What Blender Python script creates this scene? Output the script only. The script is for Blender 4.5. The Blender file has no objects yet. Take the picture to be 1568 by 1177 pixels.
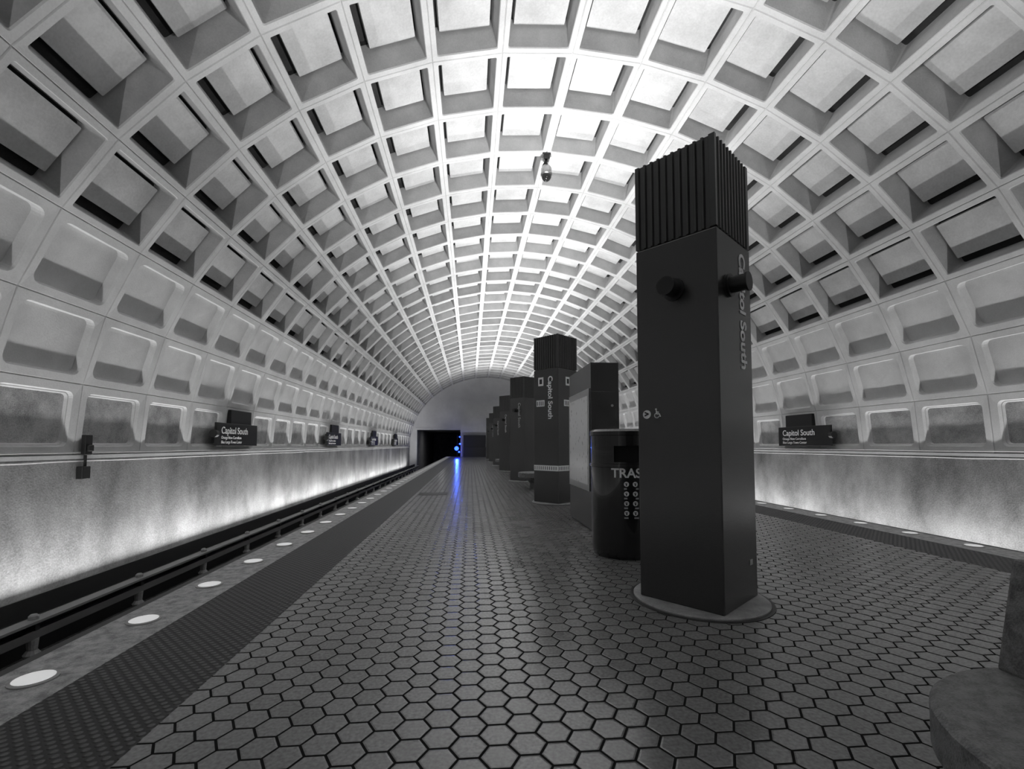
import bpy, math, random
from mathutils import Vector, Matrix
random.seed(3)
S=bpy.context.scene
COL=S.collection
H=1.2
XC=1.80; W=7.98; Z0=1.04; HV=7.17
XP=1.80
BAY=1.45; YS=7.86-9*BAY; NB=37; YE=YS+BAY*NB
PL=-2.48; PR=6.20

# ---------------- materials ----------------
def newmat(name):
    m=bpy.data.materials.new(name); m.use_nodes=True
    nt=m.node_tree; b=nt.nodes['Principled BSDF']
    return m,nt,b
def N(nt,t,**k):
    n=nt.nodes.new(t)
    for a,v in k.items(): setattr(n,a,v)
    return n
def g(v): return (v,v,v,1)
def plain(name,v,rough=.5,metal=0,emit=0,ecol=None,col=None,coat=0,spec=.5):
    m,nt,b=newmat(name)
    b.inputs['Base Color'].default_value=col if col else g(v)
    b.inputs['Roughness'].default_value=rough
    b.inputs['Metallic'].default_value=metal
    b.inputs['Coat Weight'].default_value=coat
    b.inputs['Specular IOR Level'].default_value=spec
    if emit:
        b.inputs['Emission Color'].default_value=ecol if ecol else (1,1,1,1)
        b.inputs['Emission Strength'].default_value=emit
    return m
def concrete(name,lo,hi,scale=1.5,rough=.85,bump=.3,fine=40,stretch=(1,1,1),spec=.3,bd=.01,det=4,finew=.25,p0=.33,p1=.67):
    m,nt,b=newmat(name)
    tc=N(nt,'ShaderNodeTexCoord'); mp=N(nt,'ShaderNodeMapping'); mp.inputs['Scale'].default_value=stretch
    nt.links.new(tc.outputs['Object'],mp.inputs['Vector'])
    n1=N(nt,'ShaderNodeTexNoise'); n1.inputs['Scale'].default_value=scale; n1.inputs['Detail'].default_value=det; n1.inputs['Roughness'].default_value=.65
    n2=N(nt,'ShaderNodeTexNoise'); n2.inputs['Scale'].default_value=fine; n2.inputs['Detail'].default_value=2
    nt.links.new(mp.outputs[0],n1.inputs['Vector']); nt.links.new(tc.outputs['Object'],n2.inputs['Vector'])
    r=N(nt,'ShaderNodeValToRGB'); r.color_ramp.elements[0].position=p0; r.color_ramp.elements[1].position=p1
    r.color_ramp.elements[0].color=g(lo); r.color_ramp.elements[1].color=g(hi)
    mx=N(nt,'ShaderNodeMath',operation='MULTIPLY_ADD'); mx.inputs[1].default_value=finew
    sc=N(nt,'ShaderNodeMath',operation='MULTIPLY'); sc.inputs[1].default_value=1.03-finew
    nt.links.new(n1.outputs[0],sc.inputs[0]); nt.links.new(n2.outputs[0],mx.inputs[0]); nt.links.new(sc.outputs[0],mx.inputs[2])
    nt.links.new(mx.outputs[0],r.inputs[0]); nt.links.new(r.outputs[0],b.inputs['Base Color'])
    b.inputs['Roughness'].default_value=rough; b.inputs['Specular IOR Level'].default_value=spec
    bp=N(nt,'ShaderNodeBump'); bp.inputs['Strength'].default_value=bump; bp.inputs['Distance'].default_value=bd
    nt.links.new(n2.outputs[0],bp.inputs['Height']); nt.links.new(bp.outputs[0],b.inputs['Normal'])
    return m
M_rib=concrete('vault_concrete',.54,.70,1.2,.85,.25,45)
M_panel=concrete('coffer_panel',.46,.68,1.1,.9,.3,30)
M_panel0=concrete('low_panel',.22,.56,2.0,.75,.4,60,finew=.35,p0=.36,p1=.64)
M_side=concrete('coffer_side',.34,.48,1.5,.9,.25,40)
M_gap_shade=concrete('coffer_gap_shade',.02,.04,2,.9,.2,30)  # shade of the slots around the panels, put into a near-black colour
M_wall=concrete('rough_wall',.07,.32,1.0,.5,.4,42,stretch=(1,1,.6),spec=.5,bd=.012,det=7,finew=.28,p0=.35,p1=.68)
M_end=concrete('end_wall',.58,.70,.8,.85,.3,20)
M_gran=concrete('granite',.18,.48,14,.5,.3,120,spec=.4,p0=.38,p1=.62)
M_bench=concrete('bench_stone',.10,.22,20,.5,.35,160,spec=.4,p0=.38,p1=.62)
M_track=concrete('ballast',.03,.12,6,.9,1,25,bd=.05)
M_tun=concrete('tunnel_concrete',.16,.3,2,.9,.3,25)
M_ring=concrete('base_ring',.22,.40,8,.6,.3,90)
M_tie=concrete('tie_concrete',.10,.22,8,.8,.3,60)
M_dark=plain('dark_void',.004,.9)
M_steel=plain('rail_steel',.45,.35,1)
M_cover=plain('rail_cover',.03,.5)
M_railtop=plain('rail_cover_board',.22,.5)
def bronze():
    m,nt,b=newmat('bronze_paint')
    tc=N(nt,'ShaderNodeTexCoord'); n=N(nt,'ShaderNodeTexNoise'); n.inputs['Scale'].default_value=140; n.inputs['Detail'].default_value=2
    nt.links.new(tc.outputs['Object'],n.inputs['Vector'])
    bp=N(nt,'ShaderNodeBump'); bp.inputs['Strength'].default_value=.22; bp.inputs['Distance'].default_value=.004
    nt.links.new(n.outputs[0],bp.inputs['Height']); nt.links.new(bp.outputs[0],b.inputs['Normal'])
    b.inputs['Base Color'].default_value=g(.032); b.inputs['Roughness'].default_value=.26
    b.inputs['Specular IOR Level'].default_value=.85
    return m
M_bronze=bronze()
M_black=plain('black_plastic',.012,.4)
M_white=plain('white_paint',.9,.5)
M_grey=plain('grey_lettering',.5,.5)
M_can=plain('trash_black',.014,.25,coat=.4)
M_lamp=plain('edge_lamp',.75,.4,emit=.36)
def mapmat():
    m,nt,b=newmat('map_sheet')
    tc=N(nt,'ShaderNodeTexCoord'); n=N(nt,'ShaderNodeTexVoronoi'); n.inputs['Scale'].default_value=9
    nt.links.new(tc.outputs['Object'],n.inputs['Vector'])
    r=N(nt,'ShaderNodeValToRGB'); r.color_ramp.elements[0].color=g(.4); r.color_ramp.elements[1].color=g(.85)
    r.color_ramp.elements[0].position=.05; r.color_ramp.elements[1].position=.3
    nt.links.new(n.outputs['Distance'],r.inputs[0]); nt.links.new(r.outputs[0],b.inputs['Base Color'])
    b.inputs['Roughness'].default_value=.2
    return m
M_map=mapmat()

def hexmat():
    m,nt,b=newmat('hex_tile')
    L=nt.links.new
    SZ=.137; R3=math.sqrt(3)
    tc=N(nt,'ShaderNodeTexCoord')
    def V(op,a,bv=None,c=None):
        n=N(nt,'ShaderNodeVectorMath',operation=op)
        for i,x in enumerate((a,bv,c)):
            if x is None: continue
            if isinstance(x,tuple): n.inputs[i].default_value=x
            else: L(x,n.inputs[i])
        return n
    def Mt(op,a,bv=None,c=None):
        n=N(nt,'ShaderNodeMath',operation=op)
        for i,x in enumerate((a,bv,c)):
            if x is None: continue
            if isinstance(x,(int,float)): n.inputs[i].default_value=x
            else: L(x,n.inputs[i])
        return n.outputs[0]
    p=V('MULTIPLY',tc.outputs['Object'],(1/SZ,1/SZ,0)).outputs[0]
    hi=(R3/2,.5,.5); lo=(-R3/2,-.5,-.5)
    a=V('WRAP',p,hi,lo).outputs[0]
    ps=V('SUBTRACT',p,(R3/2,.5,0)).outputs[0]
    bb=V('WRAP',ps,hi,lo).outputs[0]
    la=V('LENGTH',a).outputs['Value']; lb=V('LENGTH',bb).outputs['Value']
    sel=Mt('LESS_THAN',la,lb)
    mix=N(nt,'ShaderNodeMix',data_type='VECTOR'); L(sel,mix.inputs['Factor'])
    L(bb,mix.inputs[4]); L(a,mix.inputs[5]); gv=mix.outputs[1]
    ab=V('ABSOLUTE',gv).outputs[0]
    sp=N(nt,'ShaderNodeSeparateXYZ'); L(ab,sp.inputs[0])
    d2=Mt('ADD',Mt('MULTIPLY',sp.outputs[0],R3/2),Mt('MULTIPLY',sp.outputs[1],.5))
    d=Mt('MAXIMUM',sp.outputs[1],d2)
    idv=V('SUBTRACT',p,gv).outputs[0]
    idr=V('SNAP',V('ADD',idv,(.05,.05,0)).outputs[0],(.1,.1,1)).outputs[0]
    wn=N(nt,'ShaderNodeTexWhiteNoise'); L(idr,wn.inputs['Vector'])
    mr=N(nt,'ShaderNodeMapRange',interpolation_type='SMOOTHSTEP'); L(d,mr.inputs[0])
    mr.inputs[1].default_value=.440; mr.inputs[2].default_value=.470
    grout=mr.outputs[0]
    big=N(nt,'ShaderNodeTexNoise'); big.inputs['Scale'].default_value=.8; big.inputs['Detail'].default_value=4; L(tc.outputs['Object'],big.inputs['Vector'])
    fine=N(nt,'ShaderNodeTexNoise'); fine.inputs['Scale'].default_value=60; fine.inputs['Detail'].default_value=2; L(tc.outputs['Object'],fine.inputs['Vector'])
    t=Mt('ADD',Mt('MULTIPLY',wn.outputs['Value'],.035),Mt('ADD',Mt('MULTIPLY',big.outputs[0],.06),Mt('MULTIPLY',fine.outputs[0],.17)))
    t=Mt('ADD',t,.045)
    cc=Mt('MULTIPLY',t,Mt('SUBTRACT',1,Mt('MULTIPLY',grout,.95)))
    cmb=N(nt,'ShaderNodeCombineColor')
    for i in range(3): L(cc,cmb.inputs[i])
    L(cmb.outputs[0],b.inputs['Base Color'])
    rg=Mt('ADD',Mt('MULTIPLY',grout,.6),Mt('ADD',Mt('MULTIPLY',wn.outputs['Value'],.06),Mt('ADD',.13,Mt('MULTIPLY',big.outputs[0],.12))))
    L(rg,b.inputs['Roughness'])
    L(Mt('SUBTRACT',1,Mt('MULTIPLY',grout,.93)),b.inputs['Specular IOR Level'])
    b.inputs['IOR'].default_value=1.55
    mr2=N(nt,'ShaderNodeMapRange',interpolation_type='SMOOTHSTEP'); L(d,mr2.inputs[0]); mr2.inputs[1].default_value=.40; mr2.inputs[2].default_value=.49
    hgt=Mt('SUBTRACT',Mt('MULTIPLY',fine.outputs[0],.12),mr2.outputs[0])
    bp=N(nt,'ShaderNodeBump'); bp.inputs['Strength'].default_value=.45; bp.inputs['Distance'].default_value=.004
    L(hgt,bp.inputs['Height']); L(bp.outputs[0],b.inputs['Normal'])
    return m
M_hex=hexmat()
def tactile():
    m,nt,b=newmat('tactile_strip'); L=nt.links.new
    tc=N(nt,'ShaderNodeTexCoord')
    mp=N(nt,'ShaderNodeMapping'); mp.inputs['Rotation'].default_value=(0,0,math.radians(45)); mp.inputs['Scale'].default_value=(24,24,0)
    L(tc.outputs['Object'],mp.inputs[0])
    w=N(nt,'ShaderNodeVectorMath',operation='WRAP'); w.inputs[1].default_value=(.5,.5,.5); w.inputs[2].default_value=(-.5,-.5,-.5)
    L(mp.outputs[0],w.inputs[0])
    le=N(nt,'ShaderNodeVectorMath',operation='LENGTH'); L(w.outputs[0],le.inputs[0])
    mr=N(nt,'ShaderNodeMapRange',interpolation_type='SMOOTHSTEP'); L(le.outputs['Value'],mr.inputs[0]); mr.inputs[1].default_value=.42; mr.inputs[2].default_value=.2
    r=N(nt,'ShaderNodeValToRGB'); r.color_ramp.elements[0].color=g(.012); r.color_ramp.elements[1].color=g(.09)
    L(mr.outputs[0],r.inputs[0]); L(r.outputs[0],b.inputs['Base Color'])
    b.inputs['Roughness'].default_value=.5
    bp=N(nt,'ShaderNodeBump'); bp.inputs['Strength'].default_value=.9; bp.inputs['Distance'].default_value=.008
    L(mr.outputs[0],bp.inputs['Height']); L(bp.outputs[0],b.inputs['Normal'])
    return m
M_tact=tactile()

# ---------------- mesh helpers ----------------
def mesh(name,verts,faces,mats,mi=None,parent=None,loc=None,smooth=False):
    me=bpy.data.meshes.new(name); me.from_pydata([tuple(v) for v in verts],[],faces)
    for m in mats: me.materials.append(m)
    if mi: me.polygons.foreach_set('material_index',mi)
    if smooth: me.polygons.foreach_set('use_smooth',[True]*len(me.polygons))
    me.update()
    o=bpy.data.objects.new(name,me); COL.objects.link(o)
    if parent: o.parent=parent
    if loc: o.location=loc
    return o
class MB:
    def __init__(s): s.v=[];s.f=[];s.m=[]
    def box(s,x0,x1,y0,y1,z0,z1,m=0):
        b=len(s.v)
        s.v+=[(x0,y0,z0),(x1,y0,z0),(x1,y1,z0),(x0,y1,z0),(x0,y0,z1),(x1,y0,z1),(x1,y1,z1),(x0,y1,z1)]
        for f in((0,3,2,1),(4,5,6,7),(0,1,5,4),(1,2,6,5),(2,3,7,6),(3,0,4,7)):
            s.f.append(tuple(b+i for i in f)); s.m.append(m)
    def lathe(s,prof,cx,cy,n=32,m=0,skip=None,cap=True):
        b=len(s.v)
        for r,z in prof:
            for k in range(n):
                a=2*math.pi*k/n; s.v.append((cx+r*math.cos(a),cy+r*math.sin(a),z))
        for i in range(len(prof)-1):
            for k in range(n):
                if skip and skip(i,k): continue
                k2=(k+1)%n
                s.f.append((b+i*n+k,b+i*n+k2,b+(i+1)*n+k2,b+(i+1)*n+k)); s.m.append(m)
        if cap:
            s.f.append(tuple(b+k for k in reversed(range(n)))); s.m.append(m)
            e=b+(len(prof)-1)*n; s.f.append(tuple(e+k for k in range(n))); s.m.append(m)
    def prism(s,pts,z0,z1,m=0):
        b=len(s.v);n=len(pts)
        s.v+=[(x,y,z0) for x,y in pts]+[(x,y,z1) for x,y in pts]
        for k in range(n):
            k2=(k+1)%n; s.f.append((b+k,b+k2,b+n+k2,b+n+k)); s.m.append(m)
        s.f.append(tuple(b+k for k in reversed(range(n)))); s.m.append(m)
        s.f.append(tuple(b+n+k for k in range(n))); s.m.append(m)
    def cyl(s,p,q,r,n=12,m=0,r2=None):
        p=Vector(p);q=Vector(q);d=(q-p).normalized();u=d.orthogonal().normalized();w=d.cross(u)
        b=len(s.v); r2=r if r2 is None else r2
        for c,rr in((p,r),(q,r2)):
            for k in range(n):
                a=2*math.pi*k/n; s.v.append(tuple(c+u*rr*math.cos(a)+w*rr*math.sin(a)))
        for k in range(n):
            k2=(k+1)%n; s.f.append((b+k,b+k2,b+n+k2,b+n+k)); s.m.append(m)
        s.f.append(tuple(b+k for k in reversed(range(n)))); s.m.append(m)
        s.f.append(tuple(b+n+k for k in range(n))); s.m.append(m)
    def obj(s,name,mats,parent=None,loc=None,bevel=0,seg=2,auto=False):
        o=mesh(name,s.v,s.f,mats,s.m,parent,loc)
        if bevel:
            bm=o.modifiers.new('b','BEVEL'); bm.width=bevel; bm.segments=seg; bm.limit_method='ANGLE'; bm.angle_limit=math.radians(40)
        if auto:
            o.data.polygons.foreach_set('use_smooth',[True]*len(o.data.polygons))
            try: o.data.set_sharp_from_angle(angle=math.radians(35))
            except Exception: pass
        return o
def empty(name,loc,rz=0):
    e=bpy.data.objects.new(name,None); e.empty_display_size=.1; e.location=loc; e.rotation_euler=(0,0,rz); COL.objects.link(e); return e
def frame(o,org,right,up):
    r=Vector(right);u=Vector(up);n=r.cross(u)
    m=Matrix((( r.x,u.x,n.x,org[0]),(r.y,u.y,n.y,org[1]),(r.z,u.z,n.z,org[2]),(0,0,0,1)))
    o.matrix_local=m
def text(name,s,size,parent,org,right,up,mat,align='CENTER',ext=.002,bold=0):
    c=bpy.data.curves.new(name,'FONT'); c.body=s; c.size=size; c.extrude=ext; c.align_x=align; c.align_y='CENTER'; c.offset=bold
    c.materials.append(mat)
    o=bpy.data.objects.new(name,c); COL.objects.link(o); o.parent=parent; frame(o,org,right,up); return o

# ---------------- vault ----------------
ns=4000
pts=[];cum=[0]
for i in range(ns+1):
    t=math.pi*i/ns; pts.append((XC-W*math.cos(t),Z0+HV*math.sin(t)))
    if i: cum.append(cum[-1]+math.dist(pts[-1],pts[-2]))
LA=cum[-1]
import bisect
def vmap(a,y,d):
    a=min(max(a,0),LA)
    i=min(max(bisect.bisect_left(cum,a),1),ns)
    f=(a-cum[i-1])/(cum[i]-cum[i-1]); t=math.pi*(i-1+f)/ns
    x=XC-W*math.cos(t); z=Z0+HV*math.sin(t)
    nx=-math.cos(t)/W; nz=math.sin(t)/HV; l=math.hypot(nx,nz)
    return (x+d*nx/l,y,z+d*nz/l)
NC=20; CS=4
wts=[1.10+.15*min(c,NC-1-c)/9 for c in range(NC)]
sw=sum(wts); BD=[0]
for w_ in wts: BD.append(BD[-1]+w_*LA/sw)
def loop(a0,a1,y0,y1,r):
    out=[]
    for (ca,cy,st) in ((a1-r,y1-r,0),(a0+r,y1-r,90),(a0+r,y0+r,180),(a1-r,y0+r,270)):
        for k in range(CS+1):
            an=math.radians(st+90*k/CS); out.append((ca+r*math.cos(an),cy+r*math.sin(an)))
    return out
V=[];F=[];MI=[]
def addcell(c):
    A0=BD[c];A1=BD[c+1]
    low= 0 if c<NC//2 else 1
    k=min(c,NC-1-c)
    def L(ia0,ia1,iy,r): return loop(A0+ia0,A1-ia1,iy,BAY-iy,r)
    loops=[(L(0,0,0,.001),.018),(L(.012,.012,.012,.001),0.0)]
    def rim(rb,r): loops.append((L(rb,rb,rb,r),0))
    if k==0:
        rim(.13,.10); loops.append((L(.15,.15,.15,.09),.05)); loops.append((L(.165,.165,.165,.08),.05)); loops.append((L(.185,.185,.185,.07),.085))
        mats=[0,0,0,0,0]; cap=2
    elif k in (1,2):
        rim(.12,.12); D=.10 if k==1 else .15
        loops.append((L(.135,.135,.135,.11),.03)); loops.append((L(.145,.145,.15,.10),D))
        mats=[0,0,0,0]; cap=0
    else:
        rim(.09,.03)
        D=.34 if k==3 else .44
        loops.append((L(.10,.10,.10,.03),.02))
        loops.append((L(.15,.15,.18,.03),D))
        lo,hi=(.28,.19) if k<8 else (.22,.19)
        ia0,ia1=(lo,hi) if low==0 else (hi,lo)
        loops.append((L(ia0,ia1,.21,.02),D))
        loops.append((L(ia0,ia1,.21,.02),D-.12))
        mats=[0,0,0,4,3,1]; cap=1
    b=len(V);n=len(loops[0][0])
    for lp,d in loops:
        for a,y in lp: V.append(vmap(a,YS+y,d))
    for i in range(len(loops)-1):
        for j in range(n):
            j2=(j+1)%n
            F.append((b+i*n+j,b+(i+1)*n+j,b+(i+1)*n+j2,b+i*n+j2)); MI.append(mats[i])
    e=b+(len(loops)-1)*n
    F.append(tuple(e+j for j in reversed(range(n)))); MI.append(cap)
for c in range(NC): addcell(c)
ceil=mesh('ceiling',V,F,[M_rib,M_panel,M_panel0,M_gap_shade,M_side],MI)
ar=ceil.modifiers.new('arr','ARRAY'); ar.use_relative_offset=False; ar.use_constant_offset=True; ar.constant_offset_displace=(0,BAY,0); ar.count=NB

# ---------------- walls ----------------
ZB=-1.5
for side in(-1,1):
    nm='wall_left' if side<0 else 'wall_right'
    x=XC+side*W
    mb=MB()
    def bx(xa,xb,z0,z1,m=0,y0=YS,y1=YE):
        mb.box(min(xa,xb),max(xa,xb),y0,y1,z0,z1,m)
    bx(x-side*.0,x+side*.4,ZB,Z0-.06)
    bx(x-side*.05,x+side*.4,Z0-.06,Z0+.0,1)
    mb.obj(nm,[M_wall,M_rib])
    mb=MB()
    bx(x-side*.50,x-side*.54,ZB,-.76,0)
    bx(x-side*.002,x-side*.50,ZB,-1.02,1)
    mb.obj('trim_1' if side<0 else 'trim_2',[M_cover,M_wall])
    mb=MB()
    for dz,r in((.035,.014),(-.10,.010)):
        y=YS+.2; px=x-side*(.035 if dz>0 else .012)
        prev=None
        while y<YE-.2:
            p=(px,y,Z0+dz+random.uniform(-.008,.008))
            if prev: mb.cyl(prev,p,r,6)
            prev=p; y+=.7
    mb.obj('wall_conduit',[M_rib],auto=True)

def endwall(name,y,portal):
    mb=MB()
    xs=[XC-W-.6,-5.45,-1.0,4.6,9.05,XC+W+.6] if portal else [XC-W-.6,XC+W+.6]
    top=HV+Z0+.7
    for i in range(len(xs)-1):
        z0=ZB
        if portal and i in(1,3): z0=2.75
        mb.box(xs[i],xs[i+1],y,y+.4,z0,top,0)
    if portal:
        for a,b in((-5.45,-1.0),(4.6,9.05)):
            mb.box(a-.15,b+.15,y-.06,y,2.75,2.95,1)
            mb.box(a-.3,a,y+.4,y+22,ZB,3.2,2); mb.box(b,b+.3,y+.4,y+22,ZB,3.2,2); mb.box(a,b,y+.4,y+22,2.85,3.2,2); mb.box(a,b,y+22,y+22.3,ZB,3.2,2)
            mb.box(a,b,y+.4,y+22,ZB-.1,ZB,2)
    mb.obj(name,[M_end,M_rib,M_tun])
endwall('wall_far',YE,True)
endwall('wall_near',YS-.4,False)

# ---------------- platform ----------------
mb=MB()
xs=[(PL,PL+.06,3),(PL+.06,-2.0,1),(-2.0,-1.33,2),(-1.33,5.05,0),(5.05,5.72,2),(5.72,PR-.06,1),(PR-.06,PR,3)]
for a,b,m in xs: mb.box(a,b,YS,YE,-.30,0,m)
mb.box(PL+.6,PR-.6,YS,YE,ZB,-.30,3)
mb.obj('floor',[M_hex,M_gran,M_tact,M_cover])
mb=MB(); mb.box(XC-W-.4,XC+W+.4,YS,YE,ZB-.2,ZB)
mb.obj('track_bed',[M_track])
mb=MB()
dY=.805
for xx in(-2.22,5.96):
    y=2.65-dY*8
    while y<YE-1:
        if y>YS+.3:
            mb.lathe([(.10,.0),(.10,.006),(.084,.010)],xx,y,24,1,cap=False)
            b=len(mb.v)
            for k in range(24):
                a=2*math.pi*k/24; mb.v.append((xx+.084*math.cos(a),y+.084*math.sin(a),.0105))
            mb.f.append(tuple(range(b,b+24))); mb.m.append(0)
        y+=dY
mb.obj('platform_edge_lights',[M_lamp,M_steel])
def track(xc,side):
    mb=MB()
    for dx in(-.72,.72):
        x=xc+dx
        mb.box(x-.07,x+.07,YS,YE,ZB+.05,ZB+.07,0); mb.box(x-.012,x+.012,YS,YE,ZB+.07,ZB+.16,0); mb.box(x-.036,x+.036,YS,YE,ZB+.16,ZB+.20,0)
    y=YS+.3
    while y<YE-.3:
        for dx in(-.72,.72): mb.box(xc+dx-.25,xc+dx+.25,y,y+.25,ZB+.002,ZB+.05,1)
        y+=.75
    mb.obj('railway_track',[M_steel,M_tie])
    mb=MB(); x=xc+side*1.16
    mb.box(x-.04,x+.04,YS,YE,-1.13,-1.03,0)
    mb.box(x-.10,x+.10,YS,YE,-.93,-.90,3); mb.box(x+side*.09-.015,x+side*.09+.015,YS,YE,-1.05,-.90,1)
    y=YS+.6
    while y<YE:
        mb.lathe([(.09,ZB+.003),(.06,ZB+.05),(.09,ZB+.1),(.055,ZB+.14),(.085,ZB+.19),(.05,ZB+.24),(.06,-1.13)],x,y,12,2)
        mb.box(x-.05,x+.05,y-.03,y+.03,-1.03,-.93,1)
        mb.lathe([(.05,-.90),(.05,-.86),(.03,-.84)],x,y,12,2)
        y+=1.8
    mb.obj('third_rail',[M_steel,M_cover,M_ring,M_railtop])
track(-4.08,-1); track(7.8,1)

# ---------------- pylons ----------------
A=.65
def fluted(a,n):
    h=a/2; out=[]
    t=.016
    for s in range(4):
        c,sn=[(1,0),(0,1),(-1,0),(0,-1)][s]
        def P(u,inn):
            x,y=-h+u,-h+inn
            return (x*c-y*sn,x*sn+y*c)
        out.append(P(.0,0))
        w=(a-.06)/n
        for k in range(n):
            u=.03+k*w
            out+= [P(u,0),P(u+w*.15,t),P(u+w*.60,t),P(u+w*.75,0)]
    return out
HP=3.47; HB=2.77
FX={'R':((0,-A/2-.003),(1,0,0)),'L':((-A/2-.003,0),(0,-1,0))}
def onface(f,u,z,off=0):
    (x,y),r=FX[f]
    if f=='R': return (u,y-off,z)
    return (x-off,-u,z)
def plate(mb,f,u0,u1,z0,z1,m,th=.004):
    h=A/2
    if f=='R': mb.box(u0,u1,-h-th,-h+.001,z0,z1,m)
    else: mb.box(-h-th,-h+.001,-u1,-u0,z0,z1,m)
def pylon(y,kind):
    e=empty('platform_pylon',(XP,y,0),math.radians(39 if kind==1 else 41))
    mb=MB(); h=A/2
    mb.prism([(-h,-h),(h,-h),(h,h),(-h,h)],0.02,HB,0)
    mb.obj('body',[M_bronze],e,bevel=.008)
    mb=MB(); h2=h-.004
    mb.prism([(-h2+.02,-h2+.02),(h2-.02,-h2+.02),(h2-.02,h2-.02),(-h2+.02,h2-.02)],HB-.01,HP-.02,0)
    mb.prism(fluted(A,10),HB+.012,HP,0)
    mb.obj('louvre_head',[M_bronze],e)
    mb=MB(); mb.lathe([(.50,0.001),(.50,.014),(.49,.020),(.0,.020)],0,0,64,0,cap=False)
    mb.obj('base_ring',[M_ring],e)
    mb=MB(); mb.lathe([(.53,0.0005),(.53,.004),(.50,.004)],0,0,64,0,cap=False); mb.obj('joint_ring',[M_cover],e)
    white=[M_white,M_black,M_grey]
    if kind==1:
        mb=MB()
        for f in 'LR':
            p=Vector(onface(f,-.0 if f=='L' else -.13,2.38)); n=Vector((0,-1,0)) if f=='R' else Vector((-1,0,0))
            mb.cyl(p-n*.01,p+n*.02,.085,24); mb.cyl(p+n*.02,p+n*.13,.060,24); mb.cyl(p+n*.13,p+n*.145,.070,24)
        mb.obj('speaker_nozzles',[M_black],e,auto=True)
        text('name_lettering','Capitol South',.165,e,onface('R',.14,2.70),(0,0,-1),(1,0,0),M_white,'LEFT',bold=.004)
        mb=MB()
        p=Vector(onface('L',-.245,1.44)); mb.cyl(p+Vector((.004,0,0)),p-Vector((.002,0,0)),.034,24,m=0)
        mb.obj('pictogram_disc',white,e)
        text('arrow','>',.06,e,onface('L',-.245,1.44,.003),(0,-1,0),(0,0,1),M_black,bold=.003)
        wheelchair(e,-.155,1.44)
        mb=MB(); plate(mb,'R',.17,.22,.28,.32,0); mb.obj('number_plate',[M_grey],e)
    else:
        mb=MB()
        if kind==2:
            for f,u in(('L',-.13),('R',.0)):
                plate(mb,f,u-.07,u+.07,2.52-.09,2.52+.09,0)
                plate(mb,f,u-.12 if f=='L' else u-.13,u+.1,2.00,2.13,0)
                plate(mb,f,u-.035,u+.035,2.47,2.57,1,.006)
                for k in range(4): plate(mb,f,u-.10+k*.05,u-.08+k*.05,2.02,2.11,1,.006)
                plate(mb,f,-.32,.32,.67,.78,0)
                for k in range(11): plate(mb,f,-.30+k*.056,-.285+k*.056,.69,.76,1,.006)
        if mb.v: mb.obj('plates',white,e)
        if kind==2: text('name_lettering','Capitol South',.16,e,onface('L',.12,2.62),(0,0,-1),(0,-1,0),M_white,'LEFT',bold=.004)
        if kind==3:
            mb=MB(); p=Vector(onface('L',0,2.35)); mb.cyl(p+Vector((.01,0,0)),p-Vector((.16,0,0)),.06,16); mb.obj('speaker_nozzles',[M_black],e)
            text('name_lettering','Capitol South',.15,e,onface('L',.1,2.60),(0,0,-1),(0,-1,0),M_grey,'LEFT')
    ld=bpy.data.lights.new('pylon_uplight','AREA'); ld.shape='SQUARE'; ld.size=.42; ld.energy=PYW*(1.0 if y<16 else 1.15); ld.spread=math.radians(150)
    lo=bpy.data.objects.new('uplight',ld); COL.objects.link(lo); lo.parent=e; lo.location=(0,0,HP+.03); lo.rotation_euler=(math.pi,0,0)
def wheelchair(e,u,z):
    mb=MB()
    def P(a,b): 
        return onface('L',u+a,z+b,.001)
    def ln(a,b,r=.0045): mb.cyl(P(*a),P(*b),r,6)
    ln((-.008,.028),(-.006,.0)); ln((-.006,.0),(.018,.0)); ln((.018,0),(.026,-.022)); ln((-.007,.015),(.012,.013))
    p=Vector(P(-.009,.037)); mb.cyl(p,p-Vector((.004,0,0)),.007,12)
    prev=None
    for k in range(13):
        a=math.radians(110+k*20); q=(-.004+.019*math.cos(a),-.012+.019*math.sin(a))
        if prev: ln(prev,q,.003)
        prev=q
    mb.obj('wheelchair_pictogram',[M_white],e)
PYW=255
for i,y in enumerate([3.57,9.70,15.6,21.5,27.4,33.3,39.2]):
    pylon(y,1 if i==0 else (2 if i==1 else 3))

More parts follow.
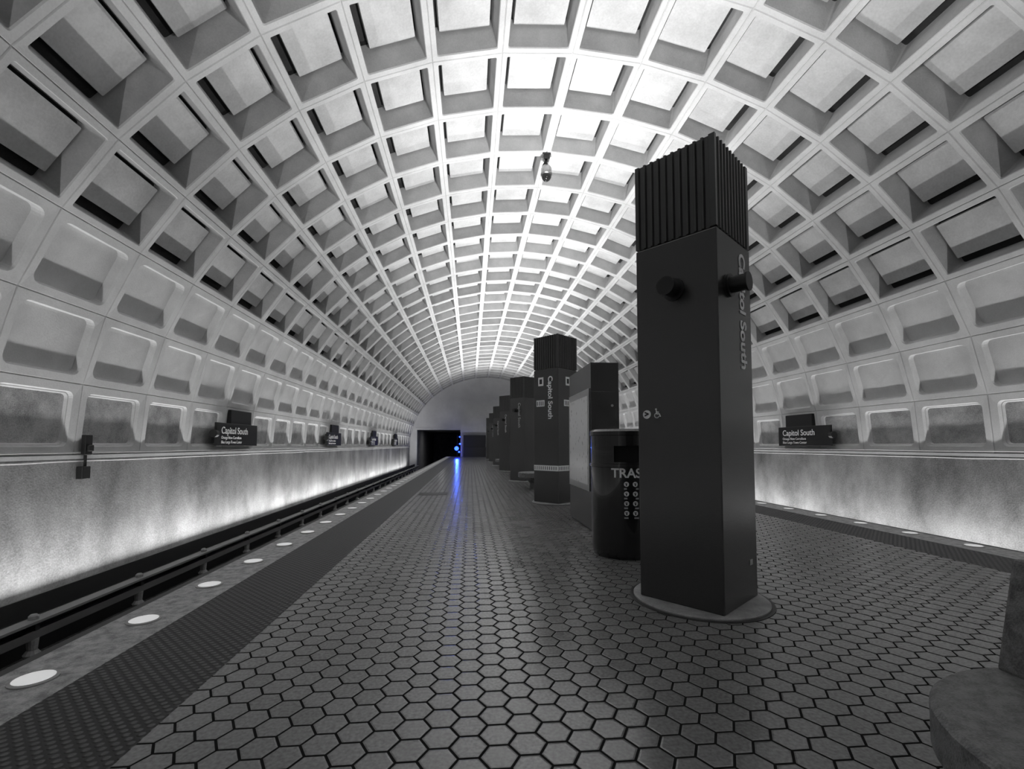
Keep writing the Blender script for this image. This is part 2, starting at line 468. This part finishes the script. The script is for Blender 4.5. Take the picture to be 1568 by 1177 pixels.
# ---------------- trash can ----------------
def trash(x,y):
    e=empty('trash_can',(x,y,0),math.atan2(x,y)*-1)
    n=64; R=.375
    prof=[(R-.03,.0),(R-.02,.03),(R-.005,.10),(R,.95),(R,.96),(R+.012,.965),(R+.012,.995),(R,1.0),(R,1.02),(R,1.19),(R,1.30),(R+.012,1.305),(R+.012,1.345),(R-.02,1.37),(R-.2,1.375),(.01,1.375)]
    mb=MB()
    def skip(i,k):
        if i!=8: return False
        a=(k+.5)*360/n
        return abs(a-278)<24 or abs(a-98)<24
    mb.lathe(prof,0,0,n,0,skip=skip)
    mb.lathe([(R-.03,1.0),(R-.03,1.22)],0,0,n,1,cap=False)
    mb.obj('can_body',[M_can,M_dark],e,auto=True)
    c=bpy.data.curves.new('t','FONT'); c.body='TRASH'; c.size=.135; c.align_x='CENTER'; c.offset=.003
    to=bpy.data.objects.new('t',c); COL.objects.link(to); bpy.context.view_layer.update()
    me=bpy.data.meshes.new_from_object(to); bpy.data.objects.remove(to)
    a0=math.radians(270+10)
    def bend(u,z,r): a=a0+u/R; return (r*math.cos(a),r*math.sin(a),z)
    vs=[bend(v.co.x,.86+v.co.y,R+.003) for v in me.vertices]; fs=[tuple(p.vertices) for p in me.polygons]
    mesh('lettering',vs,fs,[M_white],parent=e)
    mb=MB()
    for r in range(4):
        for cc in range(2):
            u=-.05+cc*.09; z=.79-r*.10
            b=len(mb.v)
            for k in range(16):
                t=2*math.pi*k/16; mb.v.append(bend(u+.026*math.cos(t),z+.026*math.sin(t),R+.003))
            mb.f.append(tuple(range(b,b+16))); mb.m.append(0)
            for quad in (((-.006,-.016),(.006,-.016),(.008,.004),(-.008,.004)),((-.016,.004),(.012,.008),(.010,.014),(-.016,.010))):
                b=len(mb.v)
                for uu,zz in quad: mb.v.append(bend(u+uu,z+zz,R+.0045))
                mb.f.append((b,b+1,b+2,b+3)); mb.m.append(1)
        for q in range(2):
            b=len(mb.v)
            zq=z-.043-q*.010
            for uu,zz in((-.075,-.002),(.075,-.002),(.075,.002),(-.075,.002)): mb.v.append(bend(uu,zq+zz,R+.003))
            mb.f.append((b,b+1,b+2,b+3)); mb.m.append(0)
    mb.obj('icons',[M_white,M_black],e)
trash(1.73,5.10)

# ---------------- map cabinet ----------------
def cabinet(y0,y1):
    e=empty('information_map_case',(XP+.08,(y0+y1)/2,0))
    hy=(y1-y0)/2; hx=.2
    mb=MB(); mb.box(-hx,hx,-hy,hy,.02,2.36,0); mb.box(-hx+.02,hx-.02,-hy+.02,hy-.02,0,.03,1)
    mb.box(-hx+.0,hx-.0,-hy-.006,-hy+.001,.03,1.95,0)
    mb.obj('case',[M_bronze,M_black],e,bevel=.02,seg=3)
    mb=MB()
    for s in(-1,1):
        x=s*(hx+.02)
        mb.box(min(s*hx,x),max(s*hx,x),-hy+.05,hy-.05,.55,2.0,0)
        x2=s*(hx+.024)
        mb.box(min(x,x2),max(x,x2),-hy+.12,hy-.12,.64,1.90,1)
    mb.obj('map_frame',[M_steel,M_map],e,bevel=.004)
    mb=MB(); mb.cyl((.1,-hy-.001,1.75),(.1,-hy-.02,1.75),.018,12); mb.obj('lock',[M_steel],e)
cabinet(6.35,7.75)

# ---------------- benches ----------------
def bench(y,dx=0):
    e=empty('concrete_bench',(XP+.04+dx,y,0))
    mb=MB(); R=.52
    mb.lathe([(.20,0),(.20,.16),(.26,.22),(.42,.285),(R-.03,.30),(R,.32),(R,.435),(R-.015,.45),(.01,.45)],0,0,64,0)
    mb.obj('seat',[M_bench],e,auto=True)
    mb=MB()
    v=[]
    for z,x0,x1,ya,yb in((.445,.02,.60,.26,.50),(.82,.06,.56,.29,.47)):
        v+=[(x0,ya,z),(x1,ya,z),(x1,yb,z),(x0,yb,z)]
    mb.v=v
    for f in((0,3,2,1),(4,5,6,7),(0,1,5,4),(1,2,6,5),(2,3,7,6),(3,0,4,7)): mb.f.append(f); mb.m.append(0)
    mb.box(.04,.58,.28,.48,0,.46)
    mb.obj('backrest',[M_bench],e,bevel=.012)
bench(.95,-.095); bench(12.75); bench(24.5)

# ---------------- wall signs ----------------
for side in(-1,1):
    x=XC+side*(W-.16)
    for k in range(4):
        y=12.65+8.58*k
        e=empty('station_sign',(x,y,1.47))
        mb=MB()
        mb.box(-.03,.03,-1.05,1.05,-.30,.27,0)
        xa,xb=(0.03,.155) if side>0 else (-.155,-.03)
        mb.box(xa,xb,-.75,-.55,-.2,.2,0); mb.box(xa,xb,.55,.75,-.2,.2,0)
        mb.box(*( (.0,.15) if side>0 else (-.15,.0)),-.35,.75,.26,.62,0)
        mb.obj('sign_board',[M_black],e,bevel=.01)
        mb=MB(); mb.cyl((0,-1.04,.0),(0,-1.15,.0),.09,16); mb.obj('end_speaker',[M_black],e)
        n=-side
        rt=(0,-side,0) ; ox=n*.034
        text('station_name','Capitol South',.24,e,(ox,side*.85,.08),rt,(0,0,1),M_white,'LEFT',bold=.002)
        text('line_text','Orange New Carrollton',.10,e,(ox,.85*side,-.09),rt,(0,0,1),M_white,'LEFT')
        text('line_text','Blue Largo Town Center',.10,e,(ox,.85*side,-.20),rt,(0,0,1),M_white,'LEFT')
mb=MB(); x=XC-W
e=empty('junction_box',(x,8.0,1.0))
mb.box(.05,.12,-.07,.07,.04,.36,0); mb.box(0,.10,-.08,.08,-.34,-.14,0); mb.cyl((.07,0,-.2),(.07,0,.05),.02); mb.box(.12,.16,-.05,.05,.10,.2,0)
mb.obj('boxes',[M_black],e,bevel=.01)

# ---------------- dome camera on vault ----------------
e=empty('security_camera',(XC,YS+11*BAY,Z0+HV-.012))
mb=MB()
mb.box(-.10,.10,-.08,.08,-.04,.0,0); mb.cyl((0,0,-.02),(0,0,-.28),.03,12)
mb.box(-.07,.07,-.07,.07,-.14,-.04)
mb.cyl((0,0,-.12),(-.09,0,-.30),.02)
mb.lathe([(.03,-.26),(.10,-.30),(.13,-.36),(.13,-.46),(.14,-.47),(.14,-.50),(.12,-.52)],0,0,24,1)
mb.obj('bracket_and_housing',[M_black,M_steel],e,auto=True)
mb=MB(); mb.lathe([(.12,-.52),(.115,-.57),(.09,-.62),(.05,-.65),(.005,-.66)],0,0,24,0); mb.obj('dome',[plain('dome_glass',.02,.08)],e,auto=True)

mb=MB(); mb.box(-1.25,-.55,11.3,11.9,0,.004,0); mb.obj('access_plate',[M_cover])

# ---------------- far platform end ----------------
mb=MB()
mb.box(-.7,1.6,YE-1.2,YE-.7,0,.95,1); mb.box(-1.0,1.8,YE-1.0,YE-.85,2.5,3.1,0); mb.box(-.95,-.85,YE-1.0,YE-.9,0,2.5,0); mb.box(1.65,1.75,YE-1.0,YE-.9,0,2.5,0)
mb.box(-.7,1.6,YE-.45,YE-.3,0,2.2,1)
mb.obj('platform_end_gate',[M_rib,M_cover])
M_blue=plain('blue_lamp',.1,.4,emit=12,ecol=(.012,.04,1,1),col=(.02,.05,.6,1))
e=empty('blue_signal_light',(-1.3,YE-1.6,0))
mb=MB()
mb.cyl((0,0,0),(0,0,2.2),.03)
mb.obj('post',[M_black],e)
mb=MB()
for dx,z,r in((.25,2.0,.07),(.28,1.30,.09),(-.05,.85,.22),(.2,.5,.09)):
    mb.cyl((dx*.3,-.02,z),(dx,-.14,z),.03,8,1); mb.lathe([(.01,z-r),(r*.7,z-r*.7),(r,z),(r*.7,z+r*.7),(.01,z+r)],dx,-.2,16,0)
mb.obj('lamps',[M_blue,M_black],e,auto=True)
ld=bpy.data.lights.new('blue','SPOT'); ld.color=(.05,.15,1); ld.energy=210; ld.shadow_soft_size=.12; ld.spot_size=math.radians(16); ld.spot_blend=.6
lo=bpy.data.objects.new('beam',ld); COL.objects.link(lo); lo.parent=e; lo.location=(0,-.5,.95)
lo.rotation_euler=Vector((1.3,-46,-1.0)).to_track_quat('-Z','Y').to_euler()
for xx in(-3.2,6.8):  # added fill lights, no fixture there; faintly brighten the tunnel interior
    ld=bpy.data.lights.new('tunnel_fill','AREA'); ld.size=.4; ld.energy=22
    lo=bpy.data.objects.new('tunnel_fill',ld); COL.objects.link(lo); lo.location=(xx,YE+5,2.8)

# ---------------- trough lights ----------------
TW=58
for side in(-1,1):
    x=XC+side*(W-.40)
    y=YS+.35
    while y+2.3<YE+.2:
        ld=bpy.data.lights.new('trough_lamp','AREA'); ld.shape='RECTANGLE'; ld.size=.14; ld.size_y=2.5; ld.energy=TW*random.uniform(.82,1.22)
        lo=bpy.data.objects.new('trough_lamp',ld); COL.objects.link(lo)
        lo.location=(x,y+1.2,-.96); lo.rotation_euler=(math.pi,side*math.radians(-14),0)
        y+=2.86
w=bpy.data.worlds.new('w'); S.world=w; w.use_nodes=True
w.node_tree.nodes['Background'].inputs[0].default_value=(.0,.0,.0,1)

cd=bpy.data.cameras.new('cam'); cam=bpy.data.objects.new('cam',cd); COL.objects.link(cam); S.camera=cam
cam.location=(0,0,H); cd.sensor_width=36; cd.lens=16.32; cd.shift_y=.0363; cd.clip_start=.05; cd.clip_end=300
cam.rotation_euler=(math.radians(90)+math.atan(.05),0,-math.radians(5.14))
S.view_settings.view_transform='Standard'
S.view_settings.look='None'
